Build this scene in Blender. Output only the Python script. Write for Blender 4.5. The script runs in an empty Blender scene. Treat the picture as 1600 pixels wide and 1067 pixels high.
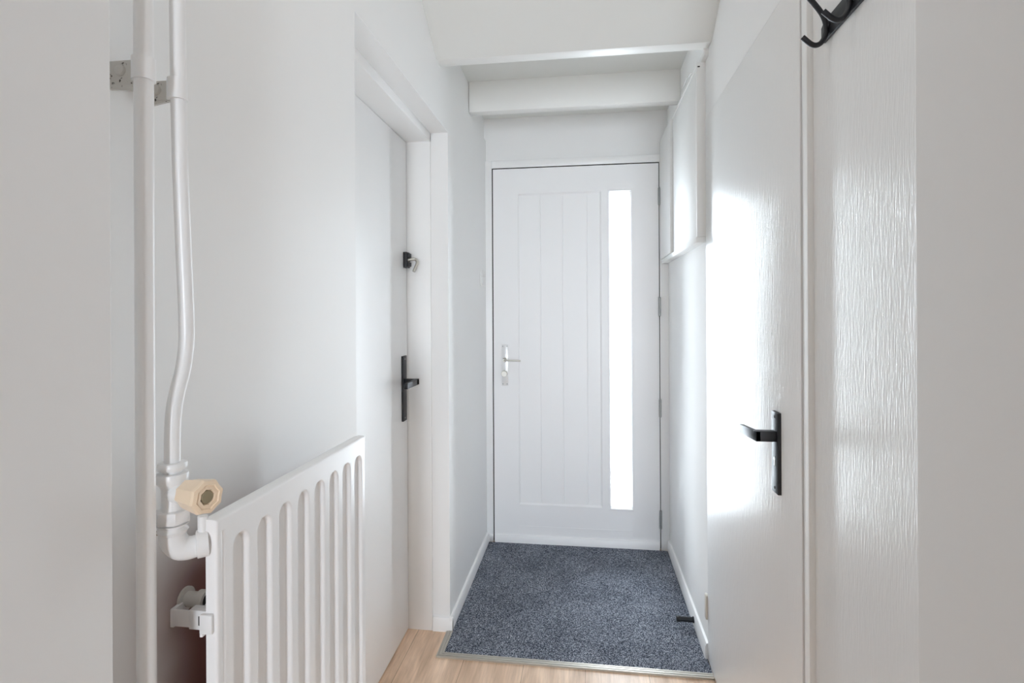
import bpy, bmesh, math, random
from mathutils import Vector, Matrix
random.seed(7)
sc = bpy.context.scene
C = sc.collection
PI = math.pi

# ------------------------------------------------------------------ camera
CAMZ = 1.2761
cam_d = bpy.data.cameras.new('camera')
cam_d.sensor_width = 36.0
cam_d.lens = 847.77 / 1600 * 36
cam_d.shift_y = -(533.5 - 484.85) / 1600
cam_d.clip_start = 0.02
cam = bpy.data.objects.new('camera', cam_d)
C.objects.link(cam)
cam.matrix_world = (Matrix.Translation((0, 0, CAMZ)) @ Matrix.Rotation(0.132, 4, 'Z')
                    @ Matrix.Rotation(PI / 2, 4, 'X') @ Matrix.Rotation(-0.0051, 4, 'Z'))
sc.camera = cam

# ------------------------------------------------------------------ world, daylight, exposure
world = bpy.data.worlds.new('overcast_sky')
sc.world = world
world.use_nodes = True
wn = world.node_tree
wn.nodes['Background'].inputs[0].default_value = (0.835, 0.91, 1.0, 1)
wn.nodes['Background'].inputs[1].default_value = 43.0

def area(name, loc, target, sx, sy, power, col, portal=False):
    d = bpy.data.lights.new(name, 'AREA')
    d.shape = 'RECTANGLE'; d.size = sx; d.size_y = sy
    d.energy = power; d.color = col
    if portal: d.cycles.is_portal = True
    o = bpy.data.objects.new(name, d); C.objects.link(o)
    o.location = loc
    o.rotation_euler = (Vector(target) - Vector(loc)).to_track_quat('-Z', 'Y').to_euler()
    return o
# the sky seen through the window of the room behind the camera
area('room_window_portal', (0.46, -4.35, 0.985), (0.46, 0, 0.985), 0.48, 1.73, 1, (1, 1, 1), portal=True)
# the sky seen through the glass strip of the front door
area('door_glass_portal', (0.1945, 3.03, 1.06), (0.1945, 0, 1.06), 0.14, 1.75, 1, (1, 1, 1), portal=True)
# unseen lamp added above the hall for extra fill
area('hall_fill_lamp', (-0.05, 0.75, 2.55), (-0.05, 0.75, 0), 0.35, 0.35, 1.2, (1.0, 0.98, 0.965))

sc.view_settings.view_transform = 'Standard'
sc.view_settings.look = 'None'
sc.view_settings.exposure = 0.16
sc.view_settings.gamma = 1.0
sc.view_settings.use_curve_mapping = False
sc.cycles.use_denoising = True
sc.cycles.max_bounces = 16
sc.cycles.diffuse_bounces = 12
sc.cycles.glossy_bounces = 6
sc.cycles.transparent_max_bounces = 12
sc.cycles.sample_clamp_indirect = 6.0

# ------------------------------------------------------------------ materials
def nmat(name, col, rough=0.5, metal=0.0, spec=0.5):
    m = bpy.data.materials.new(name); m.use_nodes = True
    b = m.node_tree.nodes['Principled BSDF']
    b.inputs['Base Color'].default_value = (*col, 1)
    b.inputs['Roughness'].default_value = rough
    b.inputs['Metallic'].default_value = metal
    b.inputs['Specular IOR Level'].default_value = spec
    return m, m.node_tree.nodes, m.node_tree.links, b

def add_noise_bump(m, scale=(1, 1, 1), nscale=60, strength=0.2, dist=0.001, detail=3, col=None):
    n, l = m.node_tree.nodes, m.node_tree.links
    b = n['Principled BSDF']
    tc = n.new('ShaderNodeTexCoord'); mp = n.new('ShaderNodeMapping')
    mp.inputs['Scale'].default_value = scale
    t = n.new('ShaderNodeTexNoise'); t.inputs['Scale'].default_value = nscale
    t.inputs['Detail'].default_value = detail
    bp = n.new('ShaderNodeBump'); bp.inputs['Strength'].default_value = strength
    bp.inputs['Distance'].default_value = dist
    l.new(tc.outputs['Object'], mp.inputs['Vector']); l.new(mp.outputs[0], t.inputs['Vector'])
    l.new(t.outputs['Fac'], bp.inputs['Height']); l.new(bp.outputs[0], b.inputs['Normal'])
    if col:
        mx = n.new('ShaderNodeMix'); mx.data_type = 'RGBA'
        mx.inputs[6].default_value = (*col[0], 1); mx.inputs[7].default_value = (*col[1], 1)
        t2 = n.new('ShaderNodeTexNoise'); t2.inputs['Scale'].default_value = 2.5
        t2.inputs['Detail'].default_value = 2
        l.new(tc.outputs['Object'], t2.inputs['Vector'])
        l.new(t2.outputs['Fac'], mx.inputs[0]); l.new(mx.outputs[2], b.inputs['Base Color'])
    return m

M = {}
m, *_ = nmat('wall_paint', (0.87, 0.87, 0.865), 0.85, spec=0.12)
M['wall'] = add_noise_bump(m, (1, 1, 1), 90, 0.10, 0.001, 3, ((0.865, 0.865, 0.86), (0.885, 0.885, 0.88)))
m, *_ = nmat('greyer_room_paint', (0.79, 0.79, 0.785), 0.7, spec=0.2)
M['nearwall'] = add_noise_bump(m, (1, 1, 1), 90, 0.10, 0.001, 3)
M['flat'] = nmat('eggshell_trim', (0.86, 0.86, 0.85), 0.6, spec=0.2)[0]
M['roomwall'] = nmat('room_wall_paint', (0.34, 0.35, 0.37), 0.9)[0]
m, *_ = nmat('matt_wall_paint', (0.87, 0.87, 0.865), 1.0, spec=0.02)
M['mattwall'] = add_noise_bump(m, (1, 1, 1), 90, 0.10, 0.001, 3)
M['beam'] = nmat('gloss_ceiling_paint', (0.87, 0.87, 0.85), 0.45, spec=0.6)[0]
m, *_ = nmat('ceiling_paint', (0.78, 0.785, 0.76), 0.6, spec=0.3)
M['ceil'] = add_noise_bump(m, (1, 1, 1), 40, 0.08, 0.001, 2)
m, *_ = nmat('satin_white_trim', (0.91, 0.91, 0.905), 0.35)
M['trim'] = add_noise_bump(m, (1, 1, 1), 30, 0.06, 0.001, 2)
m, *_ = nmat('front_door_paint', (0.92, 0.92, 0.925), 0.40)
M['fdoor'] = add_noise_bump(m, (1, 1, 0.12), 160, 0.05, 0.0006, 2)
m, *_ = nmat('smooth_door_paint', (0.91, 0.91, 0.91), 0.38)
M['door'] = add_noise_bump(m, (1, 1, 0.1), 120, 0.05, 0.0006, 2)

# gloss paint brushed over upright wood grain (right hand door and panel)
def grain_paint(name, base, rough, k, f1=420, f2=260):
    m, n, l, b = nmat(name, base, rough, spec=0.42)
    tc = n.new('ShaderNodeTexCoord')
    def noise(sc_, s, d, rough=0.5):
        mp = n.new('ShaderNodeMapping'); mp.inputs['Scale'].default_value = sc_
        t = n.new('ShaderNodeTexNoise'); t.inputs['Scale'].default_value = s
        t.inputs['Detail'].default_value = d; t.inputs['Roughness'].default_value = rough
        l.new(tc.outputs['Object'], mp.inputs['Vector']); l.new(mp.outputs[0], t.inputs['Vector'])
        return t
    a = noise((1, 1, 0.035), f1, 2); c = noise((1, 1, 0.16), f2, 2)
    ad = n.new('ShaderNodeMath'); ad.operation = 'MULTIPLY_ADD'
    ad.inputs[1].default_value = 0.8
    l.new(a.outputs['Fac'], ad.inputs[0]); l.new(c.outputs['Fac'], ad.inputs[2])
    bp = n.new('ShaderNodeBump'); bp.inputs['Strength'].default_value = k
    bp.inputs['Distance'].default_value = 0.0010
    l.new(ad.outputs[0], bp.inputs['Height']); l.new(bp.outputs[0], b.inputs['Normal'])
    return m
M['grain'] = grain_paint('gloss_paint_on_wood_grain', (0.85, 0.85, 0.845), 0.33, 0.95, 300, 150)
M['grain2'] = grain_paint('gloss_paint_on_coarse_grain', (0.85, 0.85, 0.845), 0.31, 0.62, 430, 260)
M['enamel'] = nmat('radiator_enamel', (0.88, 0.88, 0.885), 0.28)[0]
m, *_ = nmat('pipe_gloss_paint', (0.83, 0.83, 0.83), 0.3)
M['pipe'] = add_noise_bump(m, (1, 1, 0.4), 130, 0.08, 0.0008, 2)
# old thick paint with chips
m, n, l, b = nmat('old_clip_paint', (0.55, 0.53, 0.50), 0.5)
tc = n.new('ShaderNodeTexCoord'); t = n.new('ShaderNodeTexNoise'); t.inputs['Scale'].default_value = 170
t.inputs['Detail'].default_value = 3
r = n.new('ShaderNodeValToRGB'); r.color_ramp.elements[0].position = 0.30; r.color_ramp.elements[1].position = 0.36
r.color_ramp.elements[0].color = (0.06, 0.05, 0.04, 1); r.color_ramp.elements[1].color = (0.62, 0.60, 0.56, 1)
l.new(tc.outputs['Object'], t.inputs['Vector']); l.new(t.outputs['Fac'], r.inputs[0]); l.new(r.outputs[0], b.inputs['Base Color'])
M['oldpaint'] = m
M['black'] = nmat('matt_black_metal', (0.014, 0.015, 0.019), 0.45)[0]
M['rubber'] = nmat('black_rubber', (0.012, 0.012, 0.014), 0.55)[0]
M['steel'] = nmat('brushed_steel', (0.50, 0.50, 0.49), 0.35, 1.0)[0]
M['nickel'] = nmat('nickel', (0.62, 0.60, 0.55), 0.3, 1.0)[0]
M['platew'] = nmat('pale_anodised_plate', (0.80, 0.80, 0.80), 0.3, 0.35)[0]
M['hinge'] = nmat('zinc_hinge', (0.40, 0.41, 0.41), 0.4, 0.9)[0]
M['dark'] = nmat('dark_recess', (0.03, 0.027, 0.025), 0.8)[0]
M['brass'] = nmat('dull_brass', (0.40, 0.35, 0.24), 0.4, 0.9)[0]
M['beige'] = nmat('cream_plastic', (0.87, 0.70, 0.52), 0.3)[0]
M['beige'].node_tree.nodes['Principled BSDF'].inputs['Subsurface Weight'].default_value = 0.0
M['plastic'] = nmat('white_plastic', (0.84, 0.84, 0.83), 0.35)[0]
M['old_plastic'] = nmat('ivory_plastic', (0.72, 0.69, 0.62), 0.4)[0]

# left wall: white paint, blending to dark wine red behind the radiator
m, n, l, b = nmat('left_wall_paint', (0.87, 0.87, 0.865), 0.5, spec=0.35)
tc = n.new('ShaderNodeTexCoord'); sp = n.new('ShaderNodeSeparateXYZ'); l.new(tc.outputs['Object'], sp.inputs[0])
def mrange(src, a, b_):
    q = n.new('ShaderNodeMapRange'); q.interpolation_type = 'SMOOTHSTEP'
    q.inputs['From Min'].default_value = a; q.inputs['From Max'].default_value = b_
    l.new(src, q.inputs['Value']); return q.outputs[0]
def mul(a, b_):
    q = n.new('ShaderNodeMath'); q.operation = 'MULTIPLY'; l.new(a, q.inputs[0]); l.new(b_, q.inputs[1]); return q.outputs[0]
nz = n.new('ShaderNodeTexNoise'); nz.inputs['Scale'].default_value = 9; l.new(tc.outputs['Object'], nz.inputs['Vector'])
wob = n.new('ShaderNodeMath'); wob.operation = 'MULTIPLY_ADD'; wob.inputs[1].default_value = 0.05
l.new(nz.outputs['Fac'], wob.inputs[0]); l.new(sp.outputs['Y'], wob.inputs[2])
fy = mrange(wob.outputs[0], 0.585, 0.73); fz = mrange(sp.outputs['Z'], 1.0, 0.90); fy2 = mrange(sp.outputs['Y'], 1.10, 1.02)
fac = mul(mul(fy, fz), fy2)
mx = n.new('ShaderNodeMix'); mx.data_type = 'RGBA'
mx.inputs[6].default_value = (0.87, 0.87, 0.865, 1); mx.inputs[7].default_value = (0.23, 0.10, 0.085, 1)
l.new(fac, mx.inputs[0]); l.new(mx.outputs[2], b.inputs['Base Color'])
t = n.new('ShaderNodeTexNoise'); t.inputs['Scale'].default_value = 70; l.new(tc.outputs['Object'], t.inputs['Vector'])
bp = n.new('ShaderNodeBump'); bp.inputs['Strength'].default_value = 0.12; bp.inputs['Distance'].default_value = 0.001
l.new(t.outputs['Fac'], bp.inputs['Height']); l.new(bp.outputs[0], b.inputs['Normal'])
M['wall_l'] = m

# oak laminate: boards run along Y
m, n, l, b = nmat('oak_laminate', (0.5, 0.34, 0.22), 0.42)
tc = n.new('ShaderNodeTexCoord'); sp = n.new('ShaderNodeSeparateXYZ'); cb = n.new('ShaderNodeCombineXYZ')
l.new(tc.outputs['Object'], sp.inputs[0])
ax = n.new('ShaderNodeMath'); ax.operation = 'ADD'; ax.inputs[1].default_value = 0.002 + 4.4
l.new(sp.outputs['X'], ax.inputs[0])
ay = n.new('ShaderNodeMath'); ay.operation = 'ADD'; ay.inputs[1].default_value = 6.0
l.new(sp.outputs['Y'], ay.inputs[0])
l.new(ay.outputs[0], cb.inputs[0]); l.new(ax.outputs[0], cb.inputs[1])
br = n.new('ShaderNodeTexBrick'); br.inputs['Scale'].default_value = 1.0
br.inputs['Brick Width'].default_value = 1.29; br.inputs['Row Height'].default_value = 0.22
br.inputs['Mortar Size'].default_value = 0.0012; br.inputs['Mortar Smooth'].default_value = 0.1
br.offset = 0.37; br.offset_frequency = 2
br.inputs['Color1'].default_value = (0.93, 0.715, 0.545, 1); br.inputs['Color2'].default_value = (0.83, 0.62, 0.46, 1)
br.inputs['Mortar'].default_value = (0.50, 0.36, 0.25, 1)
l.new(cb.outputs[0], br.inputs['Vector'])
mp = n.new('ShaderNodeMapping'); mp.inputs['Scale'].default_value = (1, 0.06, 1)
l.new(tc.outputs['Object'], mp.inputs['Vector'])
g1 = n.new('ShaderNodeTexNoise'); g1.inputs['Scale'].default_value = 110; g1.inputs['Detail'].default_value = 5; g1.inputs['Roughness'].default_value = 0.65
g1.inputs['Distortion'].default_value = 0.4
mp2 = n.new('ShaderNodeMapping'); mp2.inputs['Scale'].default_value = (1, 0.16, 1)
l.new(tc.outputs['Object'], mp2.inputs['Vector'])
g2 = n.new('ShaderNodeTexNoise'); g2.inputs['Scale'].default_value = 9; g2.inputs['Detail'].default_value = 3; g2.inputs['Distortion'].default_value = 1.4
l.new(mp.outputs[0], g1.inputs['Vector']); l.new(mp2.outputs[0], g2.inputs['Vector'])
r1 = n.new('ShaderNodeValToRGB'); r1.color_ramp.elements[0].position = 0.3; r1.color_ramp.elements[1].position = 0.7
r1.color_ramp.elements[0].color = (0.80, 0.78, 0.76, 1); r1.color_ramp.elements[1].color = (1.06, 1.06, 1.06, 1)
r2 = n.new('ShaderNodeValToRGB'); r2.color_ramp.elements[0].position = 0.35; r2.color_ramp.elements[1].position = 0.65
r2.color_ramp.elements[0].color = (0.76, 0.70, 0.64, 1); r2.color_ramp.elements[1].color = (1.08, 1.08, 1.08, 1)
l.new(g1.outputs['Fac'], r1.inputs[0]); l.new(g2.outputs['Fac'], r2.inputs[0])
def mulc(a, b_):
    q = n.new('ShaderNodeMix'); q.data_type = 'RGBA'; q.blend_type = 'MULTIPLY'; q.inputs[0].default_value = 1
    l.new(a, q.inputs[6]); l.new(b_, q.inputs[7]); return q.outputs[2]
l.new(mulc(mulc(br.outputs['Color'], r1.outputs[0]), r2.outputs[0]), b.inputs['Base Color'])
bp = n.new('ShaderNodeBump'); bp.inputs['Strength'].default_value = 0.15; bp.inputs['Distance'].default_value = 0.0006
l.new(g1.outputs['Fac'], bp.inputs['Height']); l.new(bp.outputs[0], b.inputs['Normal'])
M['oak'] = m

# charcoal entrance matting with pale flecks
m, n, l, b = nmat('charcoal_matting', (0.05, 0.055, 0.065), 0.95, spec=0.1)
tc = n.new('ShaderNodeTexCoord')
v = n.new('ShaderNodeTexVoronoi'); v.inputs['Scale'].default_value = 430; l.new(tc.outputs['Object'], v.inputs['Vector'])
t = n.new('ShaderNodeTexNoise'); t.inputs['Scale'].default_value = 300; t.inputs['Detail'].default_value = 4; t.inputs['Roughness'].default_value = 0.7
l.new(tc.outputs['Object'], t.inputs['Vector'])
sh = n.new('ShaderNodeSeparateColor'); l.new(v.outputs['Color'], sh.inputs[0])
ad = n.new('ShaderNodeMath'); ad.operation = 'MULTIPLY_ADD'; ad.inputs[1].default_value = 0.55
l.new(sh.outputs[0], ad.inputs[0])
hl = n.new('ShaderNodeMath'); hl.operation = 'MULTIPLY'; hl.inputs[1].default_value = 0.75
l.new(t.outputs['Fac'], hl.inputs[0]); l.new(hl.outputs[0], ad.inputs[2])
r = n.new('ShaderNodeValToRGB')
e = r.color_ramp.elements; e[0].position = 0.36; e[0].color = (0.010, 0.013, 0.020, 1)
e[1].position = 0.92; e[1].color = (0.60, 0.63, 0.70, 1)
x = r.color_ramp.elements.new(0.62); x.color = (0.085, 0.098, 0.128, 1)
x = r.color_ramp.elements.new(0.78); x.color = (0.24, 0.265, 0.32, 1)
lf = n.new('ShaderNodeTexNoise'); lf.inputs['Scale'].default_value = 5; lf.inputs['Detail'].default_value = 4; l.new(tc.outputs['Object'], lf.inputs['Vector'])
ad2 = n.new('ShaderNodeMath'); ad2.operation = 'MULTIPLY_ADD'; ad2.inputs[1].default_value = 0.22
sub = n.new('ShaderNodeMath'); sub.operation = 'SUBTRACT'; sub.inputs[1].default_value = 0.11
l.new(ad.outputs[0], sub.inputs[0]); l.new(lf.outputs['Fac'], ad2.inputs[0]); l.new(sub.outputs[0], ad2.inputs[2])
l.new(ad2.outputs[0], r.inputs[0]); l.new(r.outputs[0], b.inputs['Base Color'])
bp = n.new('ShaderNodeBump'); bp.inputs['Strength'].default_value = 0.7; bp.inputs['Distance'].default_value = 0.003
l.new(ad.outputs[0], bp.inputs['Height']); l.new(bp.outputs[0], b.inputs['Normal'])
M['mat'] = m
M['alu'] = nmat('anodised_edging', (0.50, 0.47, 0.42), 0.5, 0.6)[0]

# clear door glass: lets the sky through, with a gloss reflection
m = bpy.data.materials.new('door_glass'); m.use_nodes = True
n, l = m.node_tree.nodes, m.node_tree.links
n.remove(n['Principled BSDF'])
tr = n.new('ShaderNodeBsdfTransparent'); tr.inputs[0].default_value = (0.97, 0.985, 0.98, 1)
gl = n.new('ShaderNodeBsdfGlossy'); gl.inputs['Roughness'].default_value = 0.03
fr = n.new('ShaderNodeFresnel'); fr.inputs['IOR'].default_value = 1.45
mx = n.new('ShaderNodeMixShader')
l.new(fr.outputs[0], mx.inputs[0]); l.new(tr.outputs[0], mx.inputs[1]); l.new(gl.outputs[0], mx.inputs[2])
l.new(mx.outputs[0], n['Material Output'].inputs['Surface'])
M['glass'] = m

# ------------------------------------------------------------------ mesh helpers
WL = {}   # world position of every object that can be a parent

class MB:
    def __init__(s): s.bm = bmesh.new()
    def box(s, x0, x1, y0, y1, z0, z1, bev=0.0, seg=2):
        b = bmesh.new()
        bmesh.ops.create_cube(b, size=1)
        for v in b.verts:
            v.co = Vector(((x0 + x1) / 2 + v.co.x * (x1 - x0), (y0 + y1) / 2 + v.co.y * (y1 - y0), (z0 + z1) / 2 + v.co.z * (z1 - z0)))
        if bev > 0:
            bmesh.ops.bevel(b, geom=list(b.edges), offset=bev, segments=seg, affect='EDGES', profile=0.5)
        return s._merge(b)
    def _merge(s, b):
        me = bpy.data.meshes.new('tmp'); b.to_mesh(me); b.free(); s.bm.from_mesh(me); bpy.data.meshes.remove(me); return s
    def prism(s, pts, axis, a, b_, bev=0.0):
        """pts: outline in the other two axes (in x,y,z order); extruded along axis from a to b"""
        b = bmesh.new()
        def P(p, t):
            if axis == 'x': return (t, p[0], p[1])
            if axis == 'y': return (p[0], t, p[1])
            return (p[0], p[1], t)
        va = [b.verts.new(P(p, a)) for p in pts]; vb = [b.verts.new(P(p, b_)) for p in pts]
        b.faces.new(va); b.faces.new(vb[::-1])
        k = len(pts)
        for i in range(k): b.faces.new((va[i], vb[i], vb[(i + 1) % k], va[(i + 1) % k]))
        bmesh.ops.recalc_face_normals(b, faces=b.faces)
        if bev > 0: bmesh.ops.bevel(b, geom=list(b.edges), offset=bev, segments=2, affect='EDGES', profile=0.5)
        return s._merge(b)
    def lathe(s, p, d, prof, seg=24, phase=0.0, star=None):
        """prof: list of (distance along d, radius); closed at both ends"""
        p = Vector(p); d = Vector(d).normalized()
        u = d.orthogonal().normalized() if abs(d.z) < 0.9 else Vector((1, 0, 0))
        if abs(d.z) < 0.9: u = (Vector((0, 0, 1)) - d * d.z).normalized()
        w = d.cross(u)
        rings = []
        for t, r_ in prof:
            ring = []
            for i in range(seg):
                a = 2 * PI * i / seg + phase
                rr = r_ * (star(i) if star else 1)
                ring.append(s.bm.verts.new(p + d * t + u * math.cos(a) * rr + w * math.sin(a) * rr))
            rings.append(ring)
        for a, b in zip(rings, rings[1:]):
            for i in range(seg): s.bm.faces.new((a[i], a[(i + 1) % seg], b[(i + 1) % seg], b[i]))
        s.bm.faces.new(rings[0][::-1]); s.bm.faces.new(rings[-1])
        return s
    def cyl(s, a, b, r_, seg=24, bev=0.0):
        a, b = Vector(a), Vector(b); L = (b - a).length
        prof = [(0, r_), (L, r_)] if not bev else [(0, r_ - bev), (bev, r_), (L - bev, r_), (L, r_ - bev)]
        return s.lathe(a, b - a, prof, seg)
    def tube(s, path, r_, seg=20, sub=6, flat=None):
        P = [Vector(p) for p in path]
        pts = []
        for i in range(len(P) - 1):       # Catmull-Rom
            p0 = P[max(i - 1, 0)]; p1 = P[i]; p2 = P[i + 1]; p3 = P[min(i + 2, len(P) - 1)]
            for k in range(sub):
                t = k / sub
                pts.append(0.5 * ((2 * p1) + (p2 - p0) * t + (2 * p0 - 5 * p1 + 4 * p2 - p3) * t * t + (3 * p1 - p0 - 3 * p2 + p3) * t ** 3))
        pts.append(P[-1])
        d0 = (pts[1] - pts[0]).normalized(); u = d0.orthogonal().normalized()
        rings = []
        rr = r_ if isinstance(r_, (list, tuple)) else None
        for i, p in enumerate(pts):
            d = (pts[min(i + 1, len(pts) - 1)] - pts[max(i - 1, 0)]).normalized()
            u = (u - d * u.dot(d)).normalized(); w = d.cross(u)
            if rr:
                f = i / (len(pts) - 1) * (len(rr) - 1); k = min(int(f), len(rr) - 2); R = rr[k] + (rr[k + 1] - rr[k]) * (f - k)
            else: R = r_
            rings.append([s.bm.verts.new(p + (u * math.cos(2 * PI * j / seg) + w * math.sin(2 * PI * j / seg)) * R) for j in range(seg)])
        for a, b in zip(rings, rings[1:]):
            for j in range(seg): s.bm.faces.new((a[j], a[(j + 1) % seg], b[(j + 1) % seg], b[j]))
        s.bm.faces.new(rings[0][::-1]); s.bm.faces.new(rings[-1])
        return s
    def ring(s, x0, x1, z0, z1, w, yo, yi, yb):
        """picture-frame moulding in the XZ plane: outer edge at depth yo, inner edge at yi, back at yb"""
        o = [(x0, z0), (x1, z0), (x1, z1), (x0, z1)]
        i = [(x0 + w, z0 + w), (x1 - w, z0 + w), (x1 - w, z1 - w), (x0 + w, z1 - w)]
        V = lambda q, y: [s.bm.verts.new((a, y, b)) for a, b in q]
        A, B, D_, E_ = V(o, yo), V(i, yi), V(i, yb), V(o, yb)
        for k in range(4):
            j = (k + 1) % 4
            for p, q in ((A, B), (B, D_), (D_, E_), (E_, A)):
                s.bm.faces.new((p[k], p[j], q[j], q[k]))
        return s
    def build(s, name, mat, parent=None, org=(0, 0, 0), smooth=True, ang=35):
        me = bpy.data.meshes.new(name)
        bmesh.ops.recalc_face_normals(s.bm, faces=s.bm.faces)
        base = WL[parent.name] if parent else Vector(org)
        bmesh.ops.translate(s.bm, verts=s.bm.verts, vec=-base)
        s.bm.to_mesh(me); s.bm.free()
        if smooth:
            me.polygons.foreach_set('use_smooth', [True] * len(me.polygons))
            me.set_sharp_from_angle(angle=math.radians(ang))
        me.materials.append(mat)
        o = bpy.data.objects.new(name, me); C.objects.link(o)
        if parent: o.parent = parent
        else: o.location = base
        WL[o.name] = Vector(base)
        return o

def empty(name, loc):
    o = bpy.data.objects.new(name, None); C.objects.link(o); o.location = loc
    o.empty_display_size = 0.05
    WL[o.name] = Vector(loc); return o
def tag(o, label=None, cat=None, group=None, kind=None):
    if label: o['label'] = label
    if cat: o['category'] = cat
    if group: o['group'] = group
    if kind: o['kind'] = kind
    return o
def struct(o, label, cat): return tag(o, label, cat, kind='structure')

# ------------------------------------------------------------------ dimensions (metres; hall runs along +Y)
XL, XR, D = -0.536, 0.4427, 2.95
CH = 2.62

# ================================================================== the shell
struct(MB().box(-3.0, 3.0, -4.4, 3.2, -0.12, 0.0).build('floor', M['oak'], smooth=False),
       'pale oak laminate floor boards in front of the dark entrance mat', 'floor')

# left wall with the door opening
b = MB()
b.box(-0.86, XL, 0.44, 1.226, 0, CH)
b.box(-0.86, XL, 1.226, 2.113, 1.987, CH)
b.box(-0.86, XL, 2.113, 3.1, 0, 2.215)
b.box(-0.86, XL - 0.010, 2.113, 3.1, 2.215, CH)
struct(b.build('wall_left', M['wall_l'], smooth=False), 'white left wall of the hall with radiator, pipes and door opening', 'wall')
# right wall
b = MB()
b.box(XR, 0.80, 2.043, 3.1, 0, CH)
b.box(XR, 0.80, 1.136, 2.043, 1.972, CH)
b.box(XR + 0.006 + 0.02, 0.80, 0.70, 1.136, 0, CH)
struct(b.build('wall_right', M['mattwall'], smooth=False), 'white right wall beside the front door, above and beyond the grained door', 'wall')
# end wall above the front door
struct(MB().box(-0.86, 0.80, D + 0.012, 3.14, 2.090, CH).build('wall_back', M['wall'], smooth=False),
       'white wall above the front door', 'wall')
# jambs of the doorway the photograph is taken from
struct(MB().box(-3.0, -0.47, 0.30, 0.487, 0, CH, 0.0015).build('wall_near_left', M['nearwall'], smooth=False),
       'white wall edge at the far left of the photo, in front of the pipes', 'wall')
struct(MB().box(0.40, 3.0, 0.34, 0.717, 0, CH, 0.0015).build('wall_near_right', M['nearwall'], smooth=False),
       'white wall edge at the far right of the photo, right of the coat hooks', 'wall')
# unseen wall added outside the front door to cut glare indoors
struct(MB().box(-0.85, -0.70, 3.16, 4.9, -0.12, 3.0).build('wall_light_blocker', M['roomwall'], smooth=False),
       'grey unseen wall added outside the front door to block light', 'wall')
# room behind the camera, walls greyed to cut bounced light
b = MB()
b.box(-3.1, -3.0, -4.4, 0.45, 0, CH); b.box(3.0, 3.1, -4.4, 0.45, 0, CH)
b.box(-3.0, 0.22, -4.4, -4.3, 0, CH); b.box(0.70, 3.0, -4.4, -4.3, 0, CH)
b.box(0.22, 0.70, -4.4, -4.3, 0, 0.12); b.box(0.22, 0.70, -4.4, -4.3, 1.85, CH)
struct(b.build('wall_room', M['roomwall'], smooth=False), 'unseen walls of the room behind the camera, greyed to dim their bounce', 'wall')
b = MB()
b.box(-3.1, 3.1, -4.4, 1.40, CH, CH + 0.12)
b.box(-0.86, 0.80, 1.90, 2.64, 2.375, CH + 0.12)
b.box(-0.86, 0.80, 2.59, 3.14, 2.335, CH + 0.12)
# sloping underside of the stairs
b.prism([(1.955, 2.203), (1.955, 2.30), (1.9, CH + 0.12), (1.20, CH + 0.12), (1.20, CH), (1.31, CH)], 'x', -0.86, 0.80)
struct(b.build('ceiling', M['ceil'], smooth=False), 'white ceiling with a sloping board dropping towards the beams', 'ceiling')
for k, (y0, y1, z0, lab) in enumerate([
        (1.955, 2.012, 2.203, 'white ceiling beam nearer the camera, at the foot of the sloping board'),
        (2.560, 2.612, 2.229, 'white ceiling beam farther away, just before the wall above the front door')]):
    o = MB().box(XL - 0.008, XR - 0.001, y0, y1, z0, 2.44, 0.003).build('ceiling_beam', M['beam'], org=(0, (y0 + y1) / 2, z0))
    tag(o, lab, 'beam', 'ceiling beams over the hall')
# slim batten on the right wall running from the near beam to the cupboard
o = MB().box(XR - 0.016, XR, 2.0, 2.50, 2.178, 2.205, 0.002).build('trim_1', M['trim'], org=(XR, 2.1, 2.18))
struct(o, 'thin white batten on the right wall between near beam and wall cupboard', 'trim')

# baseboards
b = MB()
b.prism([(XL, 0), (XL + 0.013, 0), (XL + 0.013, 0.044), (XL + 0.008, 0.054), (XL, 0.056)], 'y', 2.1002, D - 0.006)
b.prism([(2.113, 0), (2.100, 0), (2.100, 0.044), (2.105, 0.054), (2.113, 0.056)], 'x', -0.604, XL + 0.0130)
struct(b.build('baseboard_left', M['trim']), 'low white baseboard along the left of the mat', 'baseboard')
b = MB()
b.prism([(XR, 0), (XR - 0.013, 0), (XR - 0.013, 0.050), (XR - 0.008, 0.062), (XR, 0.064)], 'y', 2.046, D - 0.006)
struct(b.build('baseboard_right', M['trim']), 'low white baseboard along the right of the mat', 'baseboard')

# ================================================================== front door (door_1)
gx0, gx1, gz0, gz1 = 0.136, 0.252, 0.211, 1.912       # cut-out for the glass
px0, px1, pz0, pz1 = -0.358, 0.094, 0.214, 1.914      # sunk boarded panel
lx0, lx1, lz0, lz1 = -0.4945, 0.3943, 0.006, 2.052
b = MB(); Y0, Y1 = D, D + 0.050
b.box(lx0, px0, Y0, Y1, lz0, lz1); b.box(px1, gx0, Y0, Y1, lz0, lz1); b.box(gx1, lx1, Y0, Y1, lz0, lz1)
b.box(px0, px1, Y0, Y1, lz0, pz0); b.box(px0, px1, Y0, Y1, pz1, lz1)
b.box(gx0, gx1, Y0, Y1, lz0, gz0); b.box(gx0, gx1, Y0, Y1, gz1, lz1)
door1 = b.build('door_1', M['fdoor'], org=(-0.05, D, 0), smooth=False)
struct(door1, 'white front door with vertical boards and a narrow bright glass strip', 'door')
b = MB()
xs = [px0, -0.235, -0.114, 0.017, px1]
for a, c in zip(xs, xs[1:]): b.box(a, c, D + 0.008, D + 0.04, pz0, pz1, 0.0028, 1)
b.build('panel', M['fdoor'], door1, ang=20)
MB().ring(px0, px1, pz0, pz1, 0.008, D + 0.0003, D + 0.008, D + 0.02).build('moulding', M['fdoor'], door1, smooth=False)
b = MB(); b.ring(gx0, gx1, gz0, gz1, 0.007, D - 0.002, D + 0.016, D + 0.03)
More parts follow.
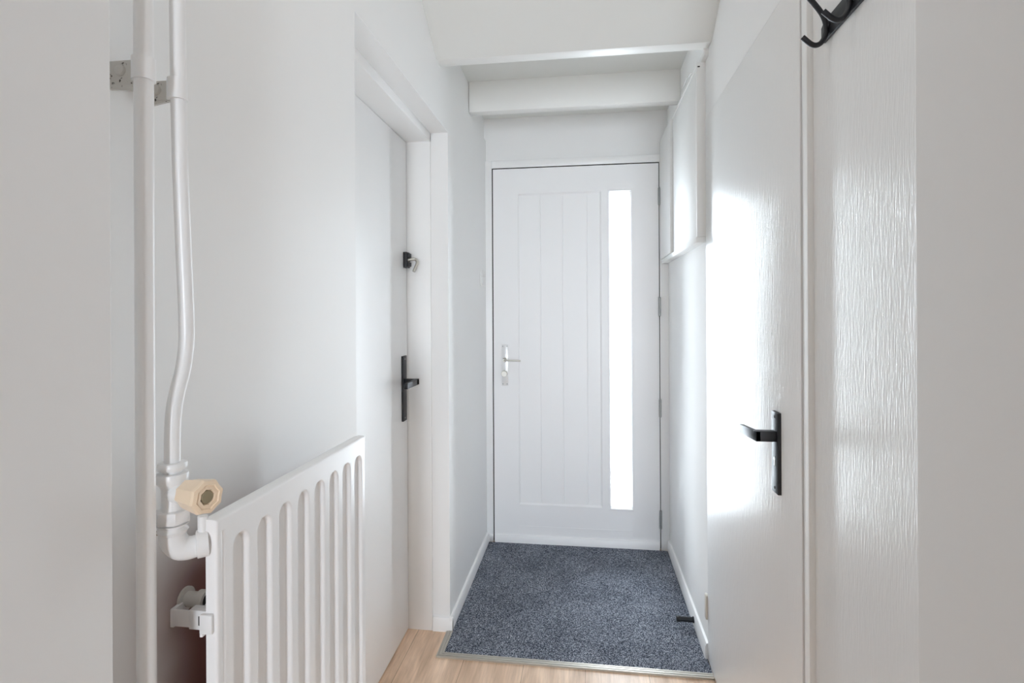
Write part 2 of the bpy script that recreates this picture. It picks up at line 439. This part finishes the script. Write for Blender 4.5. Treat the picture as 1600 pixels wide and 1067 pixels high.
b.ring(gx0 - 0.011, gx1 + 0.011, gz0 - 0.011, gz1 + 0.011, 0.011, D - 0.0002, D - 0.002, D + 0.01)
b.build('glazing_bead', M['fdoor'], door1, smooth=False)
MB().box(gx0 + 0.002, gx1 - 0.002, D + 0.022, D + 0.028, gz0 + 0.002, gz1 - 0.002).build('glass_pane', M['glass'], door1, smooth=False)
b = MB()
b.prism([(D - 0.014, 0.006), (D - 0.014, 0.036), (D - 0.009, 0.046), (D, 0.049), (D, 0.006)], 'x', lx0 + 0.004, lx1 - 0.004)
b.build('weather_board', M['fdoor'], door1)
b = MB()       # thin raised line above the weather board
b.box(-0.354, 0.257, D - 0.0015, D + 0.001, 0.094, 0.098); b.box(0.254, 0.257, D - 0.0015, D + 0.001, 0.046, 0.098)
b.build('bead_line', M['fdoor'], door1, smooth=False)
# frame (with rebate, so the gap reads dark)
b = MB(); g = 0.0060
b.box(-0.60, lx0 - g, D - 0.004, 3.14, 0, 2.097, 0.0015); b.box(lx1 + g * 0.7, 0.56, D - 0.004, 3.14, 0, 2.097, 0.0015)
b.box(lx0 - g, lx1 + g, D - 0.0035, 3.14, lz1 + g, 2.097, 0.0015)
b.box(lx0 - g, lx0 + 0.012, Y1 + 0.002, 3.12, 0, 2.09); b.box(lx1 - 0.012, lx1 + g, Y1 + 0.002, 3.12, 0, 2.09)
b.box(lx0, lx1, Y1 + 0.002, 3.12, lz1 - 0.012, 2.09); b.box(lx0, lx1, Y1 + 0.002, 3.12, -0.02, 0.02)
b.build('door_frame', M['trim'], door1)
b = MB(); b.box(lx0 - g + 0.0004, lx0 - 0.0002, D + 0.004, Y1, 0.01, lz1 + g - 0.0005); b.box(lx1 + 0.0002, lx1 + g * 0.7 - 0.0004, D + 0.004, Y1, 0.01, lz1 + g - 0.0005)
b.box(lx0, lx1, D + 0.004, Y1, lz1 + 0.0002, lz1 + g - 0.0004)
b.build('door_gap_shade', M['dark'], door1, smooth=False)  # dark strips standing in for the shade between leaf and frame
# small metal catch low on the left frame
b = MB(); b.box(-0.524, -0.500, D - 0.008, D - 0.003, 0.006, 0.046, 0.001)
b.box(-0.522, -0.506, D - 0.0088, D - 0.0075, 0.030, 0.033); b.box(-0.522, -0.506, D - 0.0088, D - 0.0075, 0.018, 0.021)
b.build('strike_plate', M['platew'], door1)
# hinges
for z0, z1 in ((1.827, 1.922), (1.241, 1.343), (0.706, 0.804), (0.116, 0.217)):
    xh = lx1 + 0.002; yh = D - 0.008; L = z1 - z0
    b = MB()
    b.lathe((xh, yh, z0), (0, 0, 1), [(0, 0.003), (0.004, 0.0065), (0.26 * L, 0.0065), (0.27 * L, 0.0050), (0.28 * L, 0.0065), (0.72 * L, 0.0065),
            (0.73 * L, 0.0050), (0.74 * L, 0.0065), (L - 0.004, 0.0065), (L, 0.003)], 18)
    h = b.build('hinge', M['hinge'], door1)
# handle plate, lever, thumb turn
b = MB(); b.box(-0.4492, -0.4138, D - 0.005, D, 0.863, 1.089, 0.0018)
pl = b.build('handle_plate', M['platew'], door1); tag(pl, 'pale metal handle plate')
b = MB(); b.lathe((-0.4315, D - 0.005, 1.005), (0, -1, 0), [(0, 0.0125), (0.006, 0.0125), (0.008, 0.010), (0.040, 0.008)], 24)
b.tube([(-0.4315, D - 0.040, 1.005), (-0.420, D - 0.050, 1.0055), (-0.385, D - 0.052, 1.005), (-0.3395, D - 0.050, 1.004)], 0.0042, 14)
b.build('lever', M['nickel'], pl)
b = MB(); b.lathe((-0.4325, D - 0.005, 0.931), (0, -1, 0), [(0, 0.0165), (0.006, 0.0165), (0.008, 0.013), (0.016, 0.0125), (0.018, 0.0165), (0.028, 0.0165), (0.030, 0.015)], 28)
b.build('thumb_turn', M['nickel'], pl)
b = MB()
for x in (-0.443, -0.420):
    for z in (1.0795, 0.8725): b.cyl((x, D - 0.0045, z), (x, D - 0.0062, z), 0.0032, 12)
b.build('screws', M['hinge'], pl)

# ================================================================== left door (door_2)
DX = -0.703
b = MB(); b.box(DX - 0.04, DX, 1.255, 2.0985, 0.006, 1.951, 0.0012)
door2 = b.build('door_2', M['door'], org=(DX, 1.255, 0))
struct(door2, 'smooth white closed door set back in the left wall, black handle', 'door')
b = MB(); G = 0.0045
for y0, y1 in ((1.226, 1.255 - G), (2.0985 + G, 2.113)):
    b.box(-0.80, -0.606, y0, y1, 0, 1.987, 0.002)
b.box(-0.80, -0.606, 1.226, 2.113, 1.951 + 0.0015, 1.987, 0.002)
b.box(-0.80, DX - 0.042, 1.226, 2.113, 0, 1.987)
b.build('door_frame', M['trim'], door2)
b = MB(); b.box(DX - 0.036, DX - 0.004, 2.0987, 2.0985 + G - 0.0003, 0.01, 1.95); b.box(DX - 0.036, DX - 0.004, 1.256, 2.0985, 1.9512, 1.9514)
b.build('gap_shade', M['dark'], door2, smooth=False)  # gap shade as dark strips, no real gasket
b = MB(); b.box(DX - 0.002, DX + 0.007, 2.029, 2.0725, 0.846, 1.100, 0.001)
pl = b.build('handle_plate', M['black'], door2); tag(pl, 'tall matt black handle plate')
b = MB()
b.box(DX + 0.006, DX + 0.060, 2.040, 2.062, 0.988, 1.010, 0.001)
b.box(DX + 0.046, DX + 0.060, 1.925, 2.062, 0.988, 1.010, 0.001)
b.build('lever', M['black'], pl)
b = MB()
for z in (0.858, 1.088): b.cyl((DX + 0.006, 2.0505, z), (DX + 0.0078, 2.0505, z), 0.003, 12)
b.build('screws', M['hinge'], pl)
# upper privacy latch
b = MB(); b.box(DX - 0.001, DX + 0.015, 2.055, 2.095, 1.446, 1.508, 0.002)
b.box(DX + 0.013, DX + 0.021, 2.060, 2.095, 1.452, 1.468, 0.002); b.box(DX + 0.013, DX + 0.021, 2.060, 2.095, 1.488, 1.504, 0.002)
lt = b.build('latch', M['black'], door2); tag(lt, 'small black latch body')
b = MB(); b.tube([(DX + 0.012, 2.072, 1.477), (DX + 0.034, 2.074, 1.481), (DX + 0.046, 2.075, 1.478), (DX + 0.052, 2.072, 1.466), (DX + 0.048, 2.064, 1.448), (DX + 0.043, 2.056, 1.430)],
       [0.0065, 0.0060, 0.0058, 0.0056, 0.0058, 0.0062], 16)
b.build('latch_lever', M['nickel'], lt)

# ================================================================== right door (door_3)
RX = XR - 0.004
b = MB(); b.box(RX, RX + 0.04, 1.176, 2.041, 0.008, 1.966, 0.0012)
door3 = b.build('door_3', M['grain'], org=(RX, 1.176, 0))
struct(door3, 'white wood-grained gloss door on the right, black handle near its edge', 'door')
b = MB()
b.box(RX + 0.002, 0.62, 1.137, 1.1705, 0, 1.972, 0.0008)
b.box(RX - 0.003, RX + 0.010, 1.132, 1.138, 0, CH, 0.0015)
b.box(RX + 0.044, 0.62, 1.176, 2.043, 0, 1.972)
b.build('door_frame', M['flat'], door3)
MB().box(RX + 0.006, RX + 0.040, 1.1707, 1.1758, 0.01, 1.97).build('gap_shade', M['dark'], door3, smooth=False)  # dark filler painted as the shadow in the door gap
b = MB(); b.box(RX - 0.008, RX + 0.001, 1.290, 1.331, 0.856, 1.041, 0.0015)
pl = b.build('handle_plate', M['black'], door3); tag(pl, 'matt black handle plate with a white keyhole')
xo = RX - 0.052
b = MB()
b.box(xo, RX - 0.007, 1.296, 1.318, 0.975, 0.998, 0.0008)
b.prism([(1.296, 0.975), (1.296, 0.998), (1.430, 0.987), (1.430, 0.966)], 'x', xo, xo + 0.010, 0.0008)
b.build('lever', M['black'], pl)
b = MB()
b.cyl((RX - 0.0078, 1.310, 0.934), (RX - 0.0088, 1.310, 0.934), 0.0048, 18); b.box(RX - 0.0087, RX - 0.0078, 1.3072, 1.3128, 0.918, 0.934)
b.build('keyhole', M['plastic'], pl, smooth=False)
b = MB()
for z in (0.868, 1.030): b.cyl((RX - 0.0075, 1.310, z), (RX - 0.0088, 1.310, z), 0.0032, 14)
b.build('screws', M['dark'], pl)
# grained panel next to it, carrying the coat rack
o = MB().box(XR + 0.005, XR + 0.03, 0.70, 1.1365, 0, CH, 0).build('trim_2', M['grain2'], org=(XR, 0.9, 0), smooth=False)
struct(o, 'white wood-grained wall panel between the right door and the near wall edge', 'panel')
o = MB().box(0.4005, 0.452, 0.717, 0.7195, 0, CH, 0.0008).build('trim_3', M['trim'], org=(0.42, 0.718, 0))
struct(o, 'thin bright upright edge between grained panel and near right wall', 'trim')

# ================================================================== matting and edging
b = MB(); b.prism([(-0.5205, 1.9665), (XR - 0.0045, 1.9665), (XR - 0.0045, 2.0455), (XR - 0.0135, 2.0455), (XR - 0.0135, D - 0.015), (XL + 0.0135, D - 0.015), (XL + 0.0135, 2.10), (-0.521, 2.099)], 'z', 0.0, 0.007)
o = b.build('entrance_mat', M['mat'], org=(-0.05, 2.4, 0), smooth=False)
tag(o, 'flecked charcoal entrance mat filling the floor before the front door', 'mat')
prof = ((0.0, 0.006, 0.0065), (0.006, 0.0075, 0.0045), (0.0075, 0.0165, 0.0075), (0.0165, 0.018, 0.0050), (0.018, 0.0250, 0.0080))
X0, Yf = -0.5465, 1.9405       # grooved profile, mitred at the corner
b = MB()
for o0, o1, h in prof:
    b.prism([(X0 + o0, Yf + o0), (XR - 0.0045, Yf + o0), (XR - 0.0045, Yf + o1), (X0 + o1, Yf + o1)], 'z', 0.0, h)
o = b.build('mat_edging', M['alu'], org=(-0.05, Yf, 0), smooth=False)
tag(o, 'long bronze-grey metal edging strip along the front of the mat', 'edging strip', 'metal edging around the mat')
b = MB()
for o0, o1, h in prof:
    b.prism([(X0 + o0, Yf + o0), (X0 + o1, Yf + o1), (X0 + o1, 2.0995), (X0 + o0, 2.0995)], 'z', 0.0, h)
o = b.build('mat_edging', M['alu'], org=(X0, 2.02, 0), smooth=False)
tag(o, 'short metal edging strip at the left corner of the mat by the baseboard', 'edging strip', 'metal edging around the mat')

# ================================================================== wall cupboard on the right wall
b = MB()
CX = 0.411
b.box(CX, XR, 2.053, 2.068, 1.5415, 2.178, 0.001)              # side facing the camera
b.box(CX + 0.001, XR, 2.066, 2.944, 2.165, 2.177, 0.001)
b.box(CX + 0.010, XR, 2.066, 2.944, 1.54, 2.17)
cup = b.build('wall_cupboard', M['flat'], org=(XR, 2.5, 1.52))
tag(cup, 'shallow white cupboard box high on the right wall beside the front door', 'cupboard')
MB().box(CX - 0.004, XR, 2.052, 2.944, 1.520, 1.541, 0.002).build('sill', M['flat'], cup)
MB().box(CX + 0.003, CX + 0.0102, 2.071, 2.606, 1.545, 2.163, 0.0008).build('door', M['flat'], cup)
MB().box(CX - 0.010, CX + 0.0102, 2.612, 2.944, 1.5415, 2.1645, 0.001).build('fixed_panel', M['flat'], cup)
b = MB(); b.box(CX + 0.004, CX + 0.012, 2.0505, 2.053, 2.160, 2.1635); b.build('slot', M['dark'], cup, smooth=False)
# loose white wire
b = MB(); b.tube([(XR - 0.004, 2.50, 2.262), (XR - 0.007, 2.44, 2.250), (XR - 0.006, 2.38, 2.258), (XR - 0.009, 2.33, 2.240), (XR - 0.006, 2.28, 2.236), (XR - 0.008, 2.22, 2.205)], 0.0022, 10)
o = b.build('cable', M['plastic'], org=(XR, 2.36, 2.22)); tag(o, 'short loose white wire above the wall cupboard', 'cable')

# ================================================================== switches, door stop
b = MB(); b.box(XL, XL + 0.009, 2.775, 2.875, 1.404, 1.489, 0.003)
sw = b.build('light_switch', M['plastic'], org=(XL, 2.825, 1.40)); tag(sw, 'white light switch on the left wall near the front door', 'switch')
b = MB(); b.box(XL + 0.008, XL + 0.013, 2.79, 2.86, 1.416, 1.452, 0.0012); b.box(XL + 0.008, XL + 0.012, 2.79, 2.86, 1.456, 1.478, 0.0012)
b.build('rocker', M['plastic'], sw)
b = MB(); b.box(XR - 0.010, XR, 2.0435, 2.066, 0.150, 0.238, 0.002)
so = b.build('cable_cover', M['old_plastic'], org=(XR, 2.055, 0.15)); tag(so, 'narrow white plastic cover low on the right wall against the grained door edge', 'cover')
ds = (XR - 0.013, 2.250, 0.033)
b = MB(); b.lathe(ds, (-1, 0, 0), [(0, 0.012), (0.004, 0.012), (0.006, 0.0095), (0.055, 0.0095)], 24)
st = b.build('door_stop', M['black'], org=ds); tag(st, 'black cylindrical door stop sticking out of the right baseboard over the mat', 'door stop')
MB().lathe((ds[0] - 0.054, ds[1], ds[2]), (-1, 0, 0), [(0, 0.0105), (0.001, 0.0115), (0.010, 0.0115), (0.013, 0.0095)], 24).build('rubber_tip', M['rubber'], st)

# ================================================================== coat rack on the grained panel
PX = XR + 0.005
rk = empty('coat_rack', (PX, 0.93, 1.76)); tag(rk, 'black metal coat rack with bent hooks at the top of the grained panel', 'coat rack')
b = MB(); b.prism([(0.80, 1.770), (0.80, 1.808), (1.072, 1.808), (1.084, 1.800), (1.084, 1.778), (1.078, 1.770)], 'x', PX - 0.005, PX, 0.0008)
b.build('rail', M['black'], rk)
hook_path = [(0.068, 0.0, 1.888), (0.052, 0.0, 1.860), (0.030, 0.0, 1.832), (0.0155, 0.0, 1.810), (0.0095, 0.0, 1.790), (0.011, 0.0, 1.772), (0.020, 0.0, 1.758), (0.033, 0.0, 1.757), (0.050, 0.0, 1.772)]
for yk in (1.052, 0.965, 0.878):
    b = MB(); b.tube([(PX - p[0], yk, p[2]) for p in hook_path], 0.0046, 16, 6)
    b.lathe((PX - 0.004, yk, 1.790), (-1, 0, 0), [(0, 0.007), (0.004, 0.007), (0.005, 0.005)], 16)
    b.build('hook', M['black'], rk)

# ================================================================== radiator
RF, RB = -0.445, -0.460
ry0, ry1, rz0, rz1 = 0.608, 1.060, 0.13, 1.022
rad = empty('radiator', ((RF + RB) / 2, (ry0 + ry1) / 2, rz0)); tag(rad, 'white panel radiator with tall rounded flutes on the left wall', 'radiator')
slots = [(0.6375 + 0.0528 * i, 0.6375 + 0.0528 * i + 0.0372) for i in range(8)]
sz0, sz1 = 0.17, 0.990
def sstep(t): t = max(0, min(1, t)); return t * t * (3 - 2 * t)
def depth(y, z):
    dmax = 0
    for a, c in slots:
        r_ = (c - a) / 2; cy = (a + c) / 2
        if abs(y - cy) > r_ + 0.004: continue
        zc = min(max(z, sz0 + r_), sz1 - r_)
        sd = math.hypot(y - cy, z - zc) - r_
        wd = 0.0035 if y < cy else 0.0035 + 0.008 * min(1, (y - cy) / r_)
        dmax = max(dmax, sstep(-sd / wd))
    e = 0.0
    edge = 0.004 - min(y - ry0, ry1 - y, rz1 - z)
    if edge > 0: e = 0.004 - math.sqrt(max(0, 0.004 ** 2 - edge ** 2))
    # shallow pressed groove just inside the edge
    gr = 0.0012 * math.exp(-((y - ry0 - 0.012) / 0.0025) ** 2) if z < 1.005 else 0
    return 0.0070 * dmax + e + gr
ys = [ry0 + (ry1 - ry0) * i / 400 for i in range(401)]
zs = [rz0 + (sz0 + 0.02 - rz0) * i / 30 for i in range(30)] + [sz0 + 0.02 + (0.965 - sz0 - 0.02) * i / 24 for i in range(24)] + [0.965 + (rz1 - 0.965) * i / 44 for i in range(45)]
bm = bmesh.new()
gv = [[bm.verts.new((RF - depth(y, z), y, z)) for y in ys] for z in zs]
for j in range(len(zs) - 1):
    for i in range(len(ys) - 1): bm.faces.new((gv[j][i], gv[j][i + 1], gv[j + 1][i + 1], gv[j + 1][i]))
bd = gv[0] + [r_[-1] for r_ in gv[1:]] + gv[-1][-2::-1] + [r_[0] for r_ in gv[-2:0:-1]]
bk = [bm.verts.new((RB, v.co.y, v.co.z)) for v in bd]
for i in range(len(bd)):
    j = (i + 1) % len(bd); bm.faces.new((bd[i], bk[i], bk[j], bd[j]))
bm.faces.new(bk)
b = MB(); b.bm.free(); b.bm = bm
b.build('front_panel', M['enamel'], rad, ang=50)
b = MB(); b.box(RB - 0.006, RB + 0.002, ry0 + 0.0, ry1, rz1 - 0.012, rz1 - 0.0005, 0.0015)
b.build('top_seam', M['enamel'], rad)
# wall bracket with bolt hole plate
b = MB()
b.box(XL, XL + 0.006, 0.640, 0.668, 0.866, 0.890, 0.0015)
b.box(XL + 0.004, XL + 0.040, 0.640, 0.6425, 0.868, 0.890, 0.001)
b.box(XL + 0.030, RB + 0.004, 0.6365, 0.6395, 0.868, 0.893, 0.001)
b.box(XL + 0.030, RB + 0.002, 0.638, 0.650, 0.890, 0.893, 0.001)
b.box(RB - 0.006, RF - 0.004, 0.6030, 0.6085, 0.884, 0.908, 0.002)
b.box(RB - 0.006, RB - 0.002, 0.604, 0.640, 0.880, 0.893, 0.001)
br_ = b.build('wall_bracket', M['pipe'], rad)
b = MB()
for xx, hw in ((XL + 0.046, 0.0022), (XL + 0.057, 0.0035)): b.box(xx - hw, xx + hw, 0.6360, 0.6368, 0.874, 0.886, 0.0003)
b.build('bolt_hole', M['dark'], br_, smooth=False)
b = MB(); b.lathe((XL, 0.668, 0.889), (1, 0.0, 0), [(0, 0.016), (0.003, 0.016), (0.004, 0.010), (0.020, 0.010), (0.021, 0.013), (0.032, 0.013), (0.032, 0.0085), (0.026, 0.0075)], 20)
wb = b.build('wall_bolt', M['oldpaint'], rad)
b = MB(); b.cyl((XL + 0.0262, 0.668, 0.889), (XL + 0.0275, 0.668, 0.889), 0.0078, 18)
b.build('bolt_core', M['dark'], wb)

# ================================================================== heating pipes
P1 = (-0.490, 0.551); P2 = (-0.490, 0.602); R1, R2 = 0.0097, 0.0088
p1 = MB().cyl((*P1, 0), (*P1, CH), R1, 32).build('heating_pipe', M['pipe'], org=(*P1, 0))
tag(p1, 'straight white heating pipe, left one of the two beside the wall edge', 'pipe', 'heating pipes')
b = MB(); zt = CH
b.tube([(*P2, zt), (*P2, 2.0), (*P2, 1.75), (-0.490, 0.6035, 1.58), (-0.490, 0.606, 1.46), (-0.490, 0.612, 1.34), (-0.490, 0.6155, 1.27), (-0.490, 0.615, 1.235),
        (-0.490, 0.609, 1.205), (-0.490, 0.600, 1.180), (-0.490, 0.594, 1.158), (-0.490, 0.5915, 1.13), (-0.490, 0.591, 1.085)], R2, 28, 8)
p2 = b.build('heating_pipe', M['pipe'], org=(*P2, 1.09)); tag(p2, 'bent white heating pipe running down into the radiator valve', 'pipe', 'heating pipes')
def clip(px, py, z, R, lab, extra):
    b = MB()
    b.lathe((px, py, z - 0.0125), (0, 0, 1), [(0, R), (0, R + 0.0022), (0.025, R + 0.0022), (0.025, R)], 32)
    b.box(px - R - 0.004, px - R + 0.001, py - 0.003, py + 0.003, z - 0.0125, z + 0.0125, 0.001)
    o = b.build('pipe_clip', M['pipe'], org=(px, py, z)); tag(o, lab, 'pipe clip', 'clips on the heating pipes')
    b = MB(); b.box(XL, px - R - 0.001, py - 0.0022, py + 0.0022, z - 0.0125 - extra, z + 0.0115, 0.001)
    b.prism([(XL, z - 0.020), (XL, z - 0.0125), (px - R, z - 0.0125), (px - R - 0.001, z - 0.0235 if extra else z - 0.014)], 'y', py - 0.0018, py + 0.0018)
    b.build('ear', M['oldpaint'], o)
    xc = (XL + px - R) / 2 + 0.001
    b = MB(); b.lathe((xc, py - 0.002, z), (0, -1, 0.1), [(0, 0.0065), (0.001, 0.0065), (0.003, 0.0055), (0.004, 0.003)], 16)
    b.build('screw', M['oldpaint'], o)
clip(*P1, 1.549, R1, 'white painted clip holding the straight left heating pipe to the wall', 0.004)
clip(*P2, 1.547, R2, 'white painted clip holding the bent right heating pipe to the wall', 0.0)

# ================================================================== radiator valve
vx, vy = -0.490, 0.591
vl = empty('radiator_valve', (vx, vy, 0.985)); tag(vl, 'white radiator valve with elbow and cream octagonal knob', 'valve')
b = MB()
b.lathe((vx, vy, 1.010), (0, 0, 1), [(0, 0.0135), (0.002, 0.0150), (0.005, 0.0168), (0.008, 0.0150), (0.010, 0.0135), (0.0115, 0.0165), (0.013, 0.0172), (0.0135, 0.0130),
        (0.030, 0.0122), (0.046, 0.0118), (0.056, 0.0120), (0.060, 0.0145), (0.063, 0.0170), (0.071, 0.0172), (0.0735, 0.0165), (0.074, 0.0105), (0.0775, 0.0105), (0.078, 0.0150), (0.080, 0.0160), (0.084, 0.0160), (0.086, 0.0150), (0.0865, 0.0095)], 32)
b.lathe((vx, vy, 1.0245), (0, 0, 1), [(0, 0.0180), (0.001, 0.0190), (0.0145, 0.0190), (0.0155, 0.0178)], 6, 0.3)
b.lathe((vx, vy, 1.0605), (1, -0.30, 0), [(0, 0.0115), (0.014, 0.0115), (0.018, 0.0100), (0.030, 0.0100)], 24)
b.build('body', M['pipe'], vl, ang=45)
b = MB()
b.tube([(vx, vy, 1.016), (vx, vy + 0.001, 1.003), (vx + 0.006, vy + 0.006, 0.992), (vx + 0.016, vy + 0.013, 0.990), (vx + 0.027, vy + 0.020, 0.9945)], [0.0145, 0.0148, 0.0145, 0.0132, 0.0125], 28, 6)
b.lathe((vx + 0.019, vy + 0.0145, 0.992), (0.78, 0.62, 0.05), [(0, 0.0135), (0.001, 0.0165), (0.013, 0.0165), (0.014, 0.0135)], 24)
b.cyl((vx + 0.025, vy + 0.019, 1.005), (vx + 0.025, vy + 0.019, 1.026), 0.0058, 18)
b.build('elbow', M['pipe'], vl, ang=45)
dk = Vector((1, -0.32, 0.0)).normalized()
k0 = Vector((vx + 0.0235, vy - 0.0060, 1.0625))
star = lambda i: 1.0 if i % 2 == 0 else 0.90
b = MB(); b.lathe(k0, dk, [(0, 0.0135), (0.001, 0.0160), (0.006, 0.0172), (0.034, 0.0207), (0.0375, 0.0197), (0.0385, 0.0150), (0.0370, 0.0140), (0.0375, 0.0095), (0.0345, 0.0078)], 16, 0.2, star)
kn = b.build('knob', M['beige'], vl, ang=14); tag(kn, 'cream plastic octagonal knob')
b = MB(); b.lathe(k0 + dk * 0.0345, dk, [(0, 0.0074), (0.002, 0.0074), (0.0026, 0.0066)], 24)
sc_ = b.build('screw', M['brass'], kn)
b = MB(); b.cyl((vx - 0.016, vy - 0.004, 1.012), (vx - 0.022, vy - 0.006, 1.011), 0.0028, 10)
b.build('seal_screw', M['brass'], vl)
